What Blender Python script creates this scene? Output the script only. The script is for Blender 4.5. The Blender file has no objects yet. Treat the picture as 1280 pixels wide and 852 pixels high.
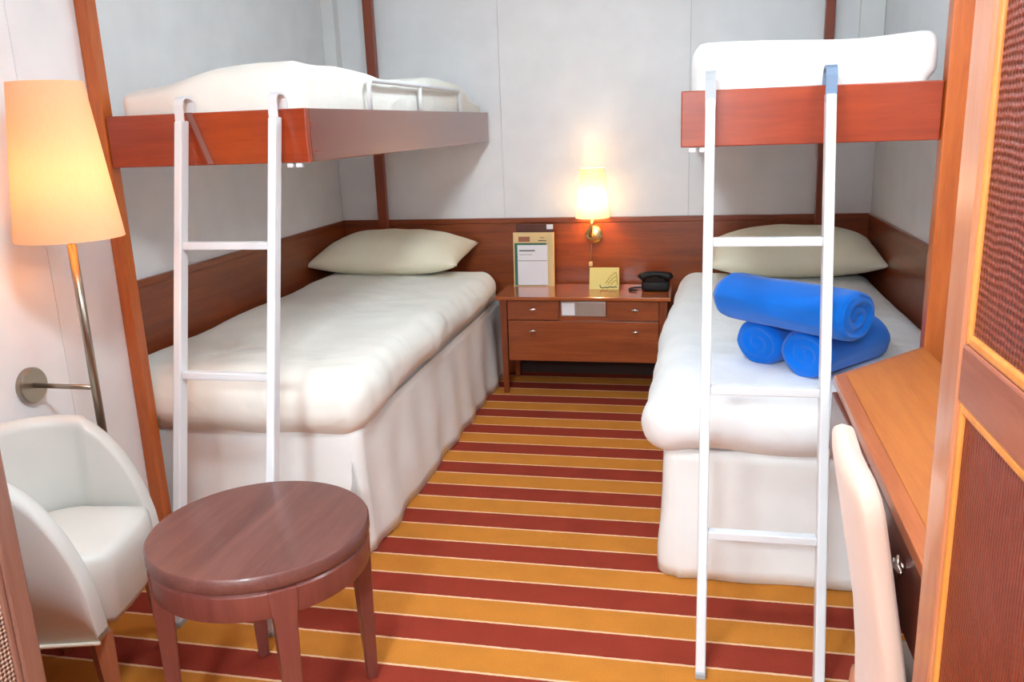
import bpy, bmesh, math, random
from mathutils import Vector, Matrix, noise

random.seed(7)
SC = bpy.context.scene
COL = SC.collection
PI = math.pi

# ------------------------------------------------------------------ camera
F_PX = 1054.257
YAW, PITCH, ROLL = math.radians(-12.4864), math.radians(-14.3757), math.radians(-2.1574)
fw = Vector((math.sin(YAW) * math.cos(PITCH), math.cos(YAW) * math.cos(PITCH), math.sin(PITCH)))
rt = Vector((math.cos(YAW), -math.sin(YAW), 0))
up = rt.cross(fw)
r2 = math.cos(ROLL) * rt + math.sin(ROLL) * up
u2 = -math.sin(ROLL) * rt + math.cos(ROLL) * up
cam_d = bpy.data.cameras.new('camera')
cam_d.sensor_width = 36.0
cam_d.sensor_fit = 'HORIZONTAL'
cam_d.lens = F_PX / 1280 * 36
cam_d.clip_start = 0.02
cam = bpy.data.objects.new('camera', cam_d)
COL.objects.link(cam)
cam.matrix_world = Matrix(((r2.x, u2.x, -fw.x, 0), (r2.y, u2.y, -fw.y, 0), (r2.z, u2.z, -fw.z, 1.4), (0, 0, 0, 1)))
SC.camera = cam

# ------------------------------------------------------------------ world, view
w = bpy.data.worlds.new('world')
SC.world = w
w.use_nodes = True
w.node_tree.nodes['Background'].inputs[0].default_value = (0.8, 0.85, 0.9, 1)
w.node_tree.nodes['Background'].inputs[1].default_value = 0.3
SC.view_settings.view_transform = 'Standard'
SC.view_settings.look = 'None'
SC.view_settings.gamma = 1
SC.view_settings.use_curve_mapping = False
SC.view_settings.exposure = 0.64

# ------------------------------------------------------------------ unseen ceiling lights, one assumed, two added as fill (opal domes, built further down)
# x, y, radius, glow
CEIL_Z = 2.3
DOME_COLOUR = (0.76, 0.92, 1.0, 1)
ASSUMED_TUBE_GLOW = 30.0     # assumed tube light above the desk, unseen, added as fill
UNSEEN_CEILING_LIGHTS = [(-0.50, 3.05, 0.15, 28.0), (-0.46, 0.85, 0.18, 68.0), (-0.43, -1.50, 0.26, 150.0)]  # all unseen; first is assumed, second and third are added fill for the left side and the fronts

# ------------------------------------------------------------------ room numbers
YB = 4.634            # back wall
XL, XR = -2.009, 0.883  # alcove side walls
XLF, XRF = -1.80, 0.66  # side walls in front of the bunks
YJ = 2.375            # where the alcove begins
YF = -2.4             # wall behind the camera
WZ = 0.895            # top of the wood wainscot


# ------------------------------------------------------------------ materials
def lin(h):
    h = h.lstrip('#')
    out = []
    for i in (0, 2, 4):
        c = int(h[i:i + 2], 16) / 255
        out.append(c / 12.92 if c <= 0.04045 else ((c + 0.055) / 1.055) ** 2.4)
    return (*out, 1)


class NT:
    def __init__(self, name):
        self.m = bpy.data.materials.new(name)
        self.m.use_nodes = True
        self.t = self.m.node_tree
        self.b = self.t.nodes['Principled BSDF']

    def n(self, typ, **kw):
        nd = self.t.nodes.new(typ)
        for k, v in kw.items():
            if k in nd.inputs:
                nd.inputs[k].default_value = v
            else:
                setattr(nd, k, v)
        return nd

    def l(self, a, b):
        self.t.links.new(a, b)

    def ramp(self, stops, interp='LINEAR'):
        r = self.n('ShaderNodeValToRGB')
        r.color_ramp.interpolation = interp
        els = r.color_ramp.elements
        while len(els) > 1:
            els.remove(els[0])
        els[0].position, els[0].color = stops[0]
        for p, c in stops[1:]:
            e = els.new(p)
            e.color = c
        return r

    def coords(self, scale=(1, 1, 1), rot=(0, 0, 0)):
        tc = self.n('ShaderNodeTexCoord')
        mp = self.n('ShaderNodeMapping')
        mp.inputs['Scale'].default_value = scale
        mp.inputs['Rotation'].default_value = rot
        self.l(tc.outputs['Object'], mp.inputs['Vector'])
        return mp.outputs['Vector']

    def bump(self, height, strength, dist=0.002):
        b = self.n('ShaderNodeBump')
        b.inputs['Strength'].default_value = strength
        b.inputs['Distance'].default_value = dist
        self.l(height, b.inputs['Height'])
        self.l(b.outputs['Normal'], self.b.inputs['Normal'])


def plain(name, col, rough=0.5, metal=0.0, spec=0.5, bump=0.0, bscale=200, sheen=0, coat=0, crease=0.0):
    k = NT(name)
    k.b.inputs['Base Color'].default_value = lin(col)
    k.b.inputs['Roughness'].default_value = rough
    k.b.inputs['Metallic'].default_value = metal
    k.b.inputs['Specular IOR Level'].default_value = spec
    if sheen:
        k.b.inputs['Sheen Weight'].default_value = sheen
    if coat:
        k.b.inputs['Coat Weight'].default_value = coat
        k.b.inputs['Coat Roughness'].default_value = 0.12
    v = k.coords()
    nz = k.n('ShaderNodeTexNoise', Scale=bscale, Detail=3.0)
    k.l(v, nz.inputs['Vector'])
    # slight natural variation of the colour
    c = lin(col)
    r = k.ramp([(0.3, tuple(x * 0.965 for x in c[:3]) + (1,)), (0.7, tuple(min(1, x * 1.03) for x in c[:3]) + (1,))])
    nz2 = k.n('ShaderNodeTexNoise', Scale=6.0, Detail=2.0)
    k.l(v, nz2.inputs['Vector'])
    k.l(nz2.outputs['Fac'], r.inputs['Fac'])
    k.l(r.outputs['Color'], k.b.inputs['Base Color'])
    if crease:
        cr = k.n('ShaderNodeTexNoise', Scale=3.2, Detail=3.0, Roughness=0.45, Distortion=1.1)
        k.l(v, cr.inputs['Vector'])
        ad = k.n('ShaderNodeMath', operation='MULTIPLY_ADD')
        ad.inputs[1].default_value = 0.02
        k.l(nz.outputs['Fac'], ad.inputs[0])
        k.l(cr.outputs['Fac'], ad.inputs[2])
        k.bump(ad.outputs[0], crease, 0.05)
    elif bump:
        k.bump(nz.outputs['Fac'], bump)
    return k.m


def wood(name, dark, light, axis='x', rough=0.3, scale=1.0, coat=0.3):
    k = NT(name)
    sc = {'x': (1.2, 14, 14), 'y': (14, 1.2, 14), 'z': (14, 14, 1.2)}[axis]
    v = k.coords(tuple(s * scale for s in sc))
    n1 = k.n('ShaderNodeTexNoise', Scale=2.0, Detail=6.0, Roughness=0.62, Distortion=0.6)
    k.l(v, n1.inputs['Vector'])
    v2 = k.coords(tuple(s * scale * 4 for s in sc))
    n2 = k.n('ShaderNodeTexNoise', Scale=3.0, Detail=4.0, Roughness=0.7)
    k.l(v2, n2.inputs['Vector'])
    mx = k.n('ShaderNodeMath', operation='ADD')
    m2 = k.n('ShaderNodeMath', operation='MULTIPLY')
    m2.inputs[1].default_value = 0.35
    k.l(n2.outputs['Fac'], m2.inputs[0])
    k.l(n1.outputs['Fac'], mx.inputs[0])
    k.l(m2.outputs[0], mx.inputs[1])
    r = k.ramp([(0.42, lin(dark)), (0.92, lin(light))])
    k.l(mx.outputs[0], r.inputs['Fac'])
    k.l(r.outputs['Color'], k.b.inputs['Base Color'])
    k.b.inputs['Roughness'].default_value = rough
    k.b.inputs['Coat Weight'].default_value = coat
    k.b.inputs['Coat Roughness'].default_value = 0.15
    return k.m


def carpet_mat():
    k = NT('striped_carpet')
    tc = k.n('ShaderNodeTexCoord')
    sp = k.n('ShaderNodeSeparateXYZ')
    k.l(tc.outputs['Object'], sp.inputs[0])
    a = k.n('ShaderNodeMath', operation='SUBTRACT')
    a.inputs[1].default_value = 2.219
    nzl = k.n('ShaderNodeTexNoise', Scale=60.0, Detail=1.0)
    k.l(tc.outputs['Object'], nzl.inputs['Vector'])
    jit = k.n('ShaderNodeMath', operation='MULTIPLY_ADD')
    jit.inputs[1].default_value = 0.004
    k.l(nzl.outputs['Fac'], jit.inputs[0])
    k.l(sp.outputs['Y'], jit.inputs[2])
    k.l(jit.outputs[0], a.inputs[0])
    d = k.n('ShaderNodeMath', operation='DIVIDE')
    d.inputs[1].default_value = 0.2328
    k.l(a.outputs[0], d.inputs[0])
    fr = k.n('ShaderNodeMath', operation='FLOORED_MODULO')
    fr.inputs[1].default_value = 1.0
    k.l(d.outputs[0], fr.inputs[0])
    line, red, org = lin('#f2c49c'), lin('#983a2a'), lin('#cd8234')
    e = 0.032
    r = k.ramp([(0, line), (e, red), (0.5 - e, red), (0.5, line), (0.5 + e, org), (1 - 0.001, org)], 'CONSTANT')
    k.l(fr.outputs[0], r.inputs['Fac'])
    v = k.coords()
    nz = k.n('ShaderNodeTexNoise', Scale=260.0, Detail=3.0)
    k.l(v, nz.inputs['Vector'])
    nb = k.n('ShaderNodeTexNoise', Scale=9.0, Detail=3.0)
    k.l(v, nb.inputs['Vector'])
    ad = k.n('ShaderNodeMath', operation='MULTIPLY_ADD')
    ad.inputs[1].default_value = 0.55
    k.l(nz.outputs['Fac'], ad.inputs[0])
    sc2 = k.n('ShaderNodeMath', operation='MULTIPLY')
    sc2.inputs[1].default_value = 0.35
    k.l(nb.outputs['Fac'], sc2.inputs[0])
    k.l(sc2.outputs[0], ad.inputs[2])
    rr = k.ramp([(0.25, (0.78, 0.78, 0.78, 1)), (0.65, (1.08, 1.08, 1.08, 1))])
    k.l(ad.outputs[0], rr.inputs['Fac'])
    mx = k.n('ShaderNodeMix', data_type='RGBA', blend_type='MULTIPLY')
    mx.inputs[0].default_value = 1.0
    k.l(r.outputs['Color'], mx.inputs[6])
    k.l(rr.outputs['Color'], mx.inputs[7])
    k.l(mx.outputs[2], k.b.inputs['Base Color'])
    k.b.inputs['Roughness'].default_value = 0.95
    k.b.inputs['Specular IOR Level'].default_value = 0.1
    k.bump(nz.outputs['Fac'], 0.5, 0.003)
    return k.m


def woven(name, dark, light, kind, rough=0.35):
    """coarse woven leather: rows of little knots, or tight vertical ribs"""
    k = NT(name)
    tc = k.n('ShaderNodeTexCoord')
    wob = k.n('ShaderNodeTexNoise', Scale=14.0, Detail=2.0)
    k.l(tc.outputs['Object'], wob.inputs['Vector'])
    sp = k.n('ShaderNodeSeparateXYZ')
    k.l(tc.outputs['Object'], sp.inputs[0])

    def wave(sock, freq, ph, wamp):
        m = k.n('ShaderNodeMath', operation='MULTIPLY_ADD')
        m.inputs[1].default_value = freq
        k.l(sock, m.inputs[0])
        q = k.n('ShaderNodeMath', operation='MULTIPLY_ADD')
        q.inputs[1].default_value = wamp
        q.inputs[2].default_value = ph
        k.l(wob.outputs['Fac'], q.inputs[0])
        k.l(q.outputs[0], m.inputs[2])
        s = k.n('ShaderNodeMath', operation='SINE')
        k.l(m.outputs[0], s.inputs[0])
        return s.outputs[0]
    if kind == 'knots':
        a = wave(sp.outputs['Y'], 2 * PI / 0.0085, 0, 6)
        b = wave(sp.outputs['Z'], 2 * PI / 0.0085, 0, 9)
    else:
        a = wave(sp.outputs['Y'], 2 * PI / 0.007, 0, 5)
        b = wave(sp.outputs['Z'], 2 * PI / 0.09, 0, 30)
    mu = k.n('ShaderNodeMath', operation='MULTIPLY_ADD')
    k.l(a, mu.inputs[0])
    mu.inputs[1].default_value = 0.5
    hb = k.n('ShaderNodeMath', operation='MULTIPLY')
    hb.inputs[1].default_value = 0.5 if kind == 'knots' else 0.15
    k.l(b, hb.inputs[0])
    k.l(hb.outputs[0], mu.inputs[2])
    r = k.ramp([(0.25, lin(dark)), (0.8, lin(light))])
    mr = k.n('ShaderNodeMapRange')
    mr.inputs['From Min'].default_value = -1
    mr.inputs['From Max'].default_value = 1
    k.l(mu.outputs[0], mr.inputs['Value'])
    k.l(mr.outputs['Result'], r.inputs['Fac'])
    k.l(r.outputs['Color'], k.b.inputs['Base Color'])
    k.b.inputs['Roughness'].default_value = rough
    k.bump(mr.outputs['Result'], 0.9, 0.004)
    return k.m


def shade_mat(name, col, trans=0.6):
    k = NT(name)
    t = k.t
    out = t.nodes['Material Output']
    df = k.n('ShaderNodeBsdfDiffuse')
    tr = k.n('ShaderNodeBsdfTranslucent')
    nz = k.n('ShaderNodeTexNoise', Scale=300.0, Detail=2.0)
    k.l(k.coords((1, 1, 0.1)), nz.inputs['Vector'])
    c = lin(col)
    r = k.ramp([(0.3, tuple(x * 0.95 for x in c[:3]) + (1,)), (0.7, c)])
    k.l(nz.outputs['Fac'], r.inputs['Fac'])
    k.l(r.outputs['Color'], df.inputs['Color'])
    k.l(r.outputs['Color'], tr.inputs['Color'])
    mx = k.n('ShaderNodeMixShader')
    mx.inputs[0].default_value = trans
    k.l(df.outputs[0], mx.inputs[1])
    k.l(tr.outputs[0], mx.inputs[2])
    k.l(mx.outputs[0], out.inputs['Surface'])
    return k.m


def emit_mat(name, col, strength):
    k = NT(name)
    k.b.inputs['Base Color'].default_value = lin(col)
    k.b.inputs['Emission Color'].default_value = lin(col)
    k.b.inputs['Emission Strength'].default_value = strength
    return k.m


M = {}
M['wall'] = plain('white_wall_laminate', '#f2f2f3', 0.45, spec=0.35)
M['joint'] = plain('wall_joint', '#c2c2c4', 0.6)
M['ceil'] = plain('ceiling_white', '#efeeec', 0.7)
M['carpet'] = carpet_mat()
M['wains_x'] = wood('wainscot_wood_x', '#722c10', '#984818', 'x', 0.3)
M['wains_y'] = wood('wainscot_wood_y', '#722c10', '#984818', 'y', 0.3)
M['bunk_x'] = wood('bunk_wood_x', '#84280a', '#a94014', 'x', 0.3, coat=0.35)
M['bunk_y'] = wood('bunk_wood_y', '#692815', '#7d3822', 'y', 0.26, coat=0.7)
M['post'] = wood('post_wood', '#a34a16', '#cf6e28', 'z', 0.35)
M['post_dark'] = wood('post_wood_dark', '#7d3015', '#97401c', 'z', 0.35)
M['desk'] = wood('desk_wood', '#a55822', '#bf7233', 'y', 0.45, coat=0.0)
M['desk_edge'] = wood('desk_edge_wood', '#9a4c22', '#b8683a', 'y', 0.35)
M['desk_dark'] = wood('desk_dark_wood', '#54200f', '#70301c', 'y', 0.4)
M['night'] = wood('nightstand_wood', '#7a3517', '#a35227', 'x', 0.3)
M['night_z'] = wood('nightstand_wood_z', '#6d2d14', '#8d4420', 'z', 0.3)
M['night_top'] = wood('nightstand_top_wood', '#8c3f1a', '#b8622c', 'x', 0.16, coat=0.8)
M['table'] = wood('table_wood', '#5a322d', '#7d4f46', 'y', 0.42, 0.6)
M['table_leg'] = wood('table_leg_wood', '#6a332c', '#80443b', 'z', 0.42)
M['ward'] = wood('wardrobe_wood', '#b06a45', '#c98460', 'z', 0.22, coat=0.6)
M['ward_l'] = wood('wardrobe_brown_wood', '#7a5040', '#93685a', 'z', 0.3, coat=0.4)
M['ward_or'] = wood('wardrobe_bead_wood', '#c9762f', '#e59a4c', 'z', 0.3)
M['ward_y'] = wood('wardrobe_rail_wood', '#8f4c38', '#a9654f', 'y', 0.22, coat=0.6)
M['wov1'] = woven('woven_knots', '#5c1c14', '#86392d', 'knots')
M['wov2'] = woven('woven_ribs', '#6a2216', '#87382a', 'ribs')
M['wov3'] = woven('woven_brown', '#50291d', '#d8bba6', 'knots')
M['linen'] = plain('cream_linen', '#f4f1e8', 0.85, spec=0.2, bump=0.08, bscale=500, sheen=0.1, crease=0.35)
M['white'] = plain('white_linen', '#f4f4f3', 0.85, spec=0.2, bump=0.08, bscale=500, sheen=0.1, crease=0.35)
M['pillow'] = plain('cream_pillow', '#f0e6cc', 0.85, spec=0.2, bump=0.08, bscale=500, sheen=0.1, crease=0.35)
M['skirt'] = plain('white_bed_skirt', '#f3f2ef', 0.9, spec=0.15, bump=0.08, bscale=500)
M['blue'] = plain('blue_fleece', '#0a72dc', 0.95, spec=0.1, bump=0.35, bscale=350, sheen=0.3)
M['leather'] = plain('white_leather', '#dcdcd6', 0.38, spec=0.45, bump=0.06, bscale=320)
M['piping'] = plain('cream_piping', '#efe6d3', 0.5)
M['suede'] = plain('pale_pink_fabric', '#dcbcaa', 0.9, spec=0.15, bump=0.25, bscale=130, sheen=0.2)
M['legwood'] = wood('chair_leg_wood', '#9a5c40', '#b77656', 'z', 0.4)
M['ladder'] = plain('white_ladder_paint', '#e3e4e6', 0.3, spec=0.5)
M['steel'] = plain('brushed_steel', '#b9b9bb', 0.28, metal=1.0)
M['nickel'] = plain('satin_nickel', '#a39a8c', 0.33, metal=1.0)
M['chrome'] = plain('chrome', '#e4e0dc', 0.12, metal=1.0)
M['brass'] = plain('brass', '#e2c98e', 0.25, metal=1.0)
M['hook'] = plain('grey_plastic', '#a6abaf', 0.35)
M['hookblue'] = plain('slate_plastic', '#6f86a2', 0.4)
M['black'] = plain('black_plastic', '#100e0d', 0.5, spec=0.3)
M['vent'] = plain('grey_vent', '#a7a29a', 0.4, metal=0.4)
M['paper'] = plain('white_paper', '#eeeef2', 0.8)
M['tan'] = plain('tan_card', '#e8c88e', 0.6)
M['green'] = plain('green_card', '#2c6a56', 0.6)
M['rust'] = plain('rust_print', '#a5644c', 0.7)
M['yellow'] = plain('yellow_card', '#f2e08a', 0.7)
M['ink'] = plain('ink', '#3b3634', 0.8)
M['ochre'] = plain('ochre_ink', '#c9a04a', 0.8)
M['dark'] = plain('dark_gap', '#2a0f08', 0.7)
M['strap'] = plain('mauve_strap', '#8d5a50', 0.5)
M['folder'] = plain('brown_leather_folder', '#5e2a1d', 0.4)
M['shade_l'] = shade_mat('lamp_shade_warm', '#f6cfa4', 0.2)
M['shade_w'] = shade_mat('lamp_shade_cream', '#fff0cf', 0.14)
M['bulb_w'] = emit_mat('wall_lamp_bulb_glow', '#ffd9a8', 140.0)
M['bulb_r'] = emit_mat('reading_lamp_bulb_glow', '#ffbe7c', 36.0)


# ------------------------------------------------------------------ building helpers
def thing(name, label, cat, loc=(0, 0, 0), rotz=0, group=None):
    o = bpy.data.objects.new(name, None)
    COL.objects.link(o)
    o.empty_display_size = 0.05
    o.location = loc
    o.rotation_euler = (0, 0, rotz)
    o['label'], o['category'] = label, cat
    if group:
        o['group'] = group
    return o


def tag(o, label, cat, group=None):
    o['label'], o['category'] = label, cat
    if group:
        o['group'] = group
    return o


def origin_of(parent):
    v = Vector((0, 0, 0))
    while parent is not None:
        v = v + parent.location
        parent = parent.parent
    return v


def link(name, bm, mat, parent=None, smooth=False, world=True, base=None):
    """one mesh object. With a parent the vertices (world coordinates) are made local to it;
    without one the origin goes to the base of the mesh unless base is given"""
    bmesh.ops.recalc_face_normals(bm, faces=bm.faces)
    me = bpy.data.meshes.new(name)
    if parent is not None:
        if world:
            bmesh.ops.translate(bm, vec=-origin_of(parent), verts=bm.verts)
        loc = Vector((0, 0, 0))
    else:
        if base is None:
            xs = [v.co for v in bm.verts]
            mn = Vector((min(c[i] for c in xs) for i in range(3)))
            mx = Vector((max(c[i] for c in xs) for i in range(3)))
            base = Vector(((mn.x + mx.x) / 2, (mn.y + mx.y) / 2, mn.z))
        loc = Vector(base)
        bmesh.ops.translate(bm, vec=-loc, verts=bm.verts)
    bm.to_mesh(me)
    bm.free()
    if smooth:
        me.polygons.foreach_set('use_smooth', [True] * len(me.polygons))
    me.materials.append(M[mat] if isinstance(mat, str) else mat)
    o = bpy.data.objects.new(name, me)
    COL.objects.link(o)
    o.location = loc
    o.parent = parent
    return o


def add_box(bm, x0, x1, y0, y1, z0, z1, bev=0.0, seg=2):
    t = bmesh.new()
    bmesh.ops.create_cube(t, size=1)
    for v in t.verts:
        v.co = Vector(((x0 + x1) / 2 + v.co.x * (x1 - x0), (y0 + y1) / 2 + v.co.y * (y1 - y0), (z0 + z1) / 2 + v.co.z * (z1 - z0)))
    if bev:
        bmesh.ops.bevel(t, geom=t.edges[:], offset=bev, segments=seg, affect='EDGES', profile=0.5)
    me = bpy.data.meshes.new('t')
    t.to_mesh(me)
    t.free()
    bm.from_mesh(me)
    bpy.data.meshes.remove(me)


def box(name, x0, x1, y0, y1, z0, z1, mat, parent=None, bev=0.0, seg=2, world=True):
    bm = bmesh.new()
    add_box(bm, x0, x1, y0, y1, z0, z1, bev, seg)
    return link(name, bm, mat, parent, world=world)


def add_prism(bm, poly, z0, z1, bev=0.0):
    t = bmesh.new()
    vs = [t.verts.new((x, y, z0)) for x, y in poly]
    f = t.faces.new(vs)
    e = bmesh.ops.extrude_face_region(t, geom=[f])
    for g in e['geom']:
        if isinstance(g, bmesh.types.BMVert):
            g.co.z = z1
    bmesh.ops.recalc_face_normals(t, faces=t.faces)
    if bev:
        bmesh.ops.bevel(t, geom=t.edges[:], offset=bev, segments=2, affect='EDGES', profile=0.5)
    me = bpy.data.meshes.new('t')
    t.to_mesh(me)
    t.free()
    bm.from_mesh(me)
    bpy.data.meshes.remove(me)


def add_tube(bm, pts, r, n=12, cap=True, rads=None, squash=None):
    """sweep a circle along a polyline"""
    pts = [Vector(p) for p in pts]
    rings = []
    prev = None
    for i, p in enumerate(pts):
        if i == 0:
            d = pts[1] - p
        elif i == len(pts) - 1:
            d = p - pts[i - 1]
        else:
            d = (pts[i + 1] - p).normalized() + (p - pts[i - 1]).normalized()
        d.normalize()
        if prev is None:
            a = Vector((0, 0, 1)) if abs(d.z) < 0.9 else Vector((0, 1, 0))
            s = d.cross(a).normalized()
        else:
            s = (prev - d * prev.dot(d)).normalized()
        prev = s
        u = d.cross(s)
        rr = rads[i] if rads else r
        q = squash or (1, 1)
        rings.append([bm.verts.new(p + s * math.cos(2 * PI * k / n) * rr * q[0] + u * math.sin(2 * PI * k / n) * rr * q[1]) for k in range(n)])
    for a, b in zip(rings, rings[1:]):
        for k in range(n):
            bm.faces.new((a[k], a[(k + 1) % n], b[(k + 1) % n], b[k]))
    if cap:
        bm.faces.new(rings[0][::-1])
        bm.faces.new(rings[-1])
    return rings


def tube(name, pts, r, mat, parent=None, n=12, rads=None, world=True, squash=None, smooth=True):
    bm = bmesh.new()
    add_tube(bm, pts, r, n, True, rads, squash)
    return link(name, bm, mat, parent, smooth=smooth, world=world)


def lathe(name, prof, centre, mat, parent=None, n=40, axis='z', world=True, smooth=True, closed=False):
    """prof: list of (radius, height) along the axis"""
    bm = bmesh.new()
    c = Vector(centre)
    rings = []
    for r, h in prof:
        ring = []
        for k in range(n):
            a = 2 * PI * k / n
            p = Vector((math.cos(a) * r, math.sin(a) * r, h))
            if axis == 'y':
                p = Vector((p.x, p.z, p.y))
            elif axis == 'x':
                p = Vector((p.z, p.x, p.y))
            ring.append(bm.verts.new(c + p))
        rings.append(ring)
    for a, b in zip(rings, rings[1:]):
        for k in range(n):
            bm.faces.new((a[k], a[(k + 1) % n], b[(k + 1) % n], b[k]))
    if closed:
        a, b = rings[-1], rings[0]
        for k in range(n):
            bm.faces.new((a[k], a[(k + 1) % n], b[(k + 1) % n], b[k]))
    else:
        if prof[0][0] > 1e-5:
            bm.faces.new(rings[0][::-1])
        if prof[-1][0] > 1e-5:
            bm.faces.new(rings[-1])
    bmesh.ops.remove_doubles(bm, verts=bm.verts, dist=1e-6)
    o = link(name, bm, mat, parent, smooth=smooth, world=world)
    if smooth:
        try:
            me = o.data
            me.set_sharp_from_angle(angle=math.radians(40))
        except Exception:
            pass
    return o


def arc(c, r, a0, a1, n, plane='xz'):
    out = []
    for i in range(n + 1):
        a = math.radians(a0 + (a1 - a0) * i / n)
        if plane == 'xz':
            out.append((c[0] + r * math.cos(a), c[1], c[2] + r * math.sin(a)))
        elif plane == 'yz':
            out.append((c[0], c[1] + r * math.cos(a), c[2] + r * math.sin(a)))
        else:
            out.append((c[0] + r * math.cos(a), c[1] + r * math.sin(a), c[2]))
    return out


def nz(x, y, z, s):
    return noise.noise(Vector((x * s, y * s, z * s)))


def soft_box(name, x0, x1, y0, y1, z0, z1, rad, mat, parent=None, n=(20, 30, 8), disp=None):
    """rounded cloth block: a subdivided box whose points are pulled onto a rounded box, then displaced"""
    bm = bmesh.new()
    verts = {}

    def vert(i, j, k):
        key = (i, j, k)
        if key not in verts:
            p = Vector((x0 + (x1 - x0) * i / n[0], y0 + (y1 - y0) * j / n[1], z0 + (z1 - z0) * k / n[2]))
            r = rad
            c = Vector((min(max(p.x, x0 + r[0]), x1 - r[0]), min(max(p.y, y0 + r[1]), y1 - r[1]), min(max(p.z, z0 + r[2]), z1 - r[2])))
            d = p - c
            q = Vector((d.x / r[0], d.y / r[1], d.z / r[2]))
            m = max(abs(q.x), abs(q.y), abs(q.z))
            if q.length > 1e-6:
                q = q * (m / q.length)
            p = c + Vector((q.x * r[0], q.y * r[1], q.z * r[2]))
            verts[key] = bm.verts.new(disp(p) if disp else p)
        return verts[key]
    for i in range(n[0]):
        for j in range(n[1]):
            for k in (0, n[2]):
                bm.faces.new((vert(i, j, k), vert(i + 1, j, k), vert(i + 1, j + 1, k), vert(i, j + 1, k)))
    for i in range(n[0]):
        for k in range(n[2]):
            for j in (0, n[1]):
                bm.faces.new((vert(i, j, k), vert(i + 1, j, k), vert(i + 1, j, k + 1), vert(i, j, k + 1)))
    for j in range(n[1]):
        for k in range(n[2]):
            for i in (0, n[0]):
                bm.faces.new((vert(i, j, k), vert(i, j + 1, k), vert(i, j + 1, k + 1), vert(i, j, k + 1)))
    return link(name, bm, mat, parent, smooth=True)


def smooth01(a, b, x):
    t = min(1, max(0, (x - a) / (b - a)))
    return t * t * (3 - 2 * t)


def struct(o):
    o['kind'] = 'structure'
    return o


# ------------------------------------------------------------------ the room
struct(box('floor', -2.15, 1.05, YF - 0.1, YB + 0.1, -0.05, 0.0, 'carpet'))
bpy.data.objects['floor'].data.transform(Matrix.Translation(bpy.data.objects['floor'].location))
bpy.data.objects['floor'].location = (0, 0, 0)     # keeps the carpet stripes in room coordinates
struct(box('ceiling', -2.15, 1.05, YF - 0.1, YB + 0.1, CEIL_Z, CEIL_Z + 0.05, 'ceil'))

# back wall: backing, three laminate panels with joints, wood wainscot
wb = struct(box('wall_back', XL - 0.1, XR + 0.1, YB + 0.006, YB + 0.1, 0, CEIL_Z, 'joint'))
seams = [XL, -1.040, -0.035, XR]
for a, b in zip(seams, seams[1:]):
    box('panel', a + 0.001, b - 0.001, YB, YB + 0.008, WZ, CEIL_Z, 'wall', wb)
box('wainscot_panel', XL, -1.72, YB - 0.012, YB + 0.008, 0.0, WZ - 0.03, 'wains_x', wb)
box('wainscot_panel', -1.719, 0.60, YB - 0.012, YB + 0.008, 0.0, WZ - 0.03, 'wains_x', wb)
box('wainscot_panel', 0.601, XR, YB - 0.012, YB + 0.008, 0.0, WZ - 0.03, 'wains_x', wb)
box('wainscot_cap', XL, XR, YB - 0.016, YB + 0.006, WZ - 0.029, WZ, 'wains_x', wb, 0.003)

wl = struct(box('wall_left', XL - 0.1, XL - 0.006, YJ, YB, 0, CEIL_Z, 'joint'))
for a, b in ((YJ, YB),):
    box('panel', XL - 0.008, XL, a + 0.001, b - 0.001, WZ, CEIL_Z, 'wall', wl)
box('wainscot_panel', XL - 0.008, XL + 0.012, YJ, YB - 0.013, 0, WZ - 0.03, 'wains_y', wl)
box('wainscot_cap', XL - 0.006, XL + 0.016, YJ, YB - 0.017, WZ - 0.029, WZ, 'wains_y', wl, 0.003)

wr = struct(box('wall_right', XR + 0.006, XR + 0.1, YJ, YB, 0, CEIL_Z, 'joint'))
for a, b in ((YJ, YB),):
    box('panel', XR, XR + 0.008, a + 0.001, b - 0.001, WZ, CEIL_Z, 'wall', wr)
box('wainscot_panel', XR - 0.012, XR + 0.008, YJ, YB - 0.013, 0, WZ - 0.03, 'wains_y', wr)
box('wainscot_cap', XR - 0.016, XR + 0.006, YJ, YB - 0.017, WZ - 0.029, WZ, 'wains_y', wr, 0.003)

# nearer side walls that stand proud of the bunk alcove
wlf = struct(box('wall_left_front', XL - 0.1, XLF - 0.006, YF, YJ - 0.001, 0, CEIL_Z, 'joint'))
for a, b in ((YF, -1.03), (-1.03, 0.0), (0.0, 1.03), (1.03, 2.06), (2.06, YJ - 0.001)):
    box('panel', XLF - 0.008, XLF, a + 0.001, b - 0.001, 0, CEIL_Z, 'wall', wlf)
struct(box('wall_right_front', XRF, XR + 0.1, YF, YJ - 0.001, 0, CEIL_Z, 'wall'))
struct(box('wall_front', XLF, XRF, YF - 0.1, YF, 0, CEIL_Z, 'wall'))

# wood posts that carry the upper bunks
struct(box('trim_1', XLF + 0.001, XLF + 0.043, YJ - 0.046, YJ, 0, CEIL_Z, 'post', bev=0.003))
struct(box('trim_2', XRF - 0.062, XRF - 0.001, YJ - 0.046, YJ, 0, CEIL_Z, 'post', bev=0.003))
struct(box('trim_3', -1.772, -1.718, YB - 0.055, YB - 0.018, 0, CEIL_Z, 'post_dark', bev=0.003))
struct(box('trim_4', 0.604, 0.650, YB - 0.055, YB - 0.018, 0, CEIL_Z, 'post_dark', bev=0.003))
# white corner covers above the bunks
struct(box('trim_5', XL + 0.001, XL + 0.075, YB - 0.07, YB - 0.001, 1.50, CEIL_Z, 'ceil', bev=0.004))
struct(box('trim_6', XR - 0.115, XR - 0.001, YB - 0.03, YB - 0.001, 1.50, CEIL_Z, 'ceil', bev=0.004))

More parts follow.
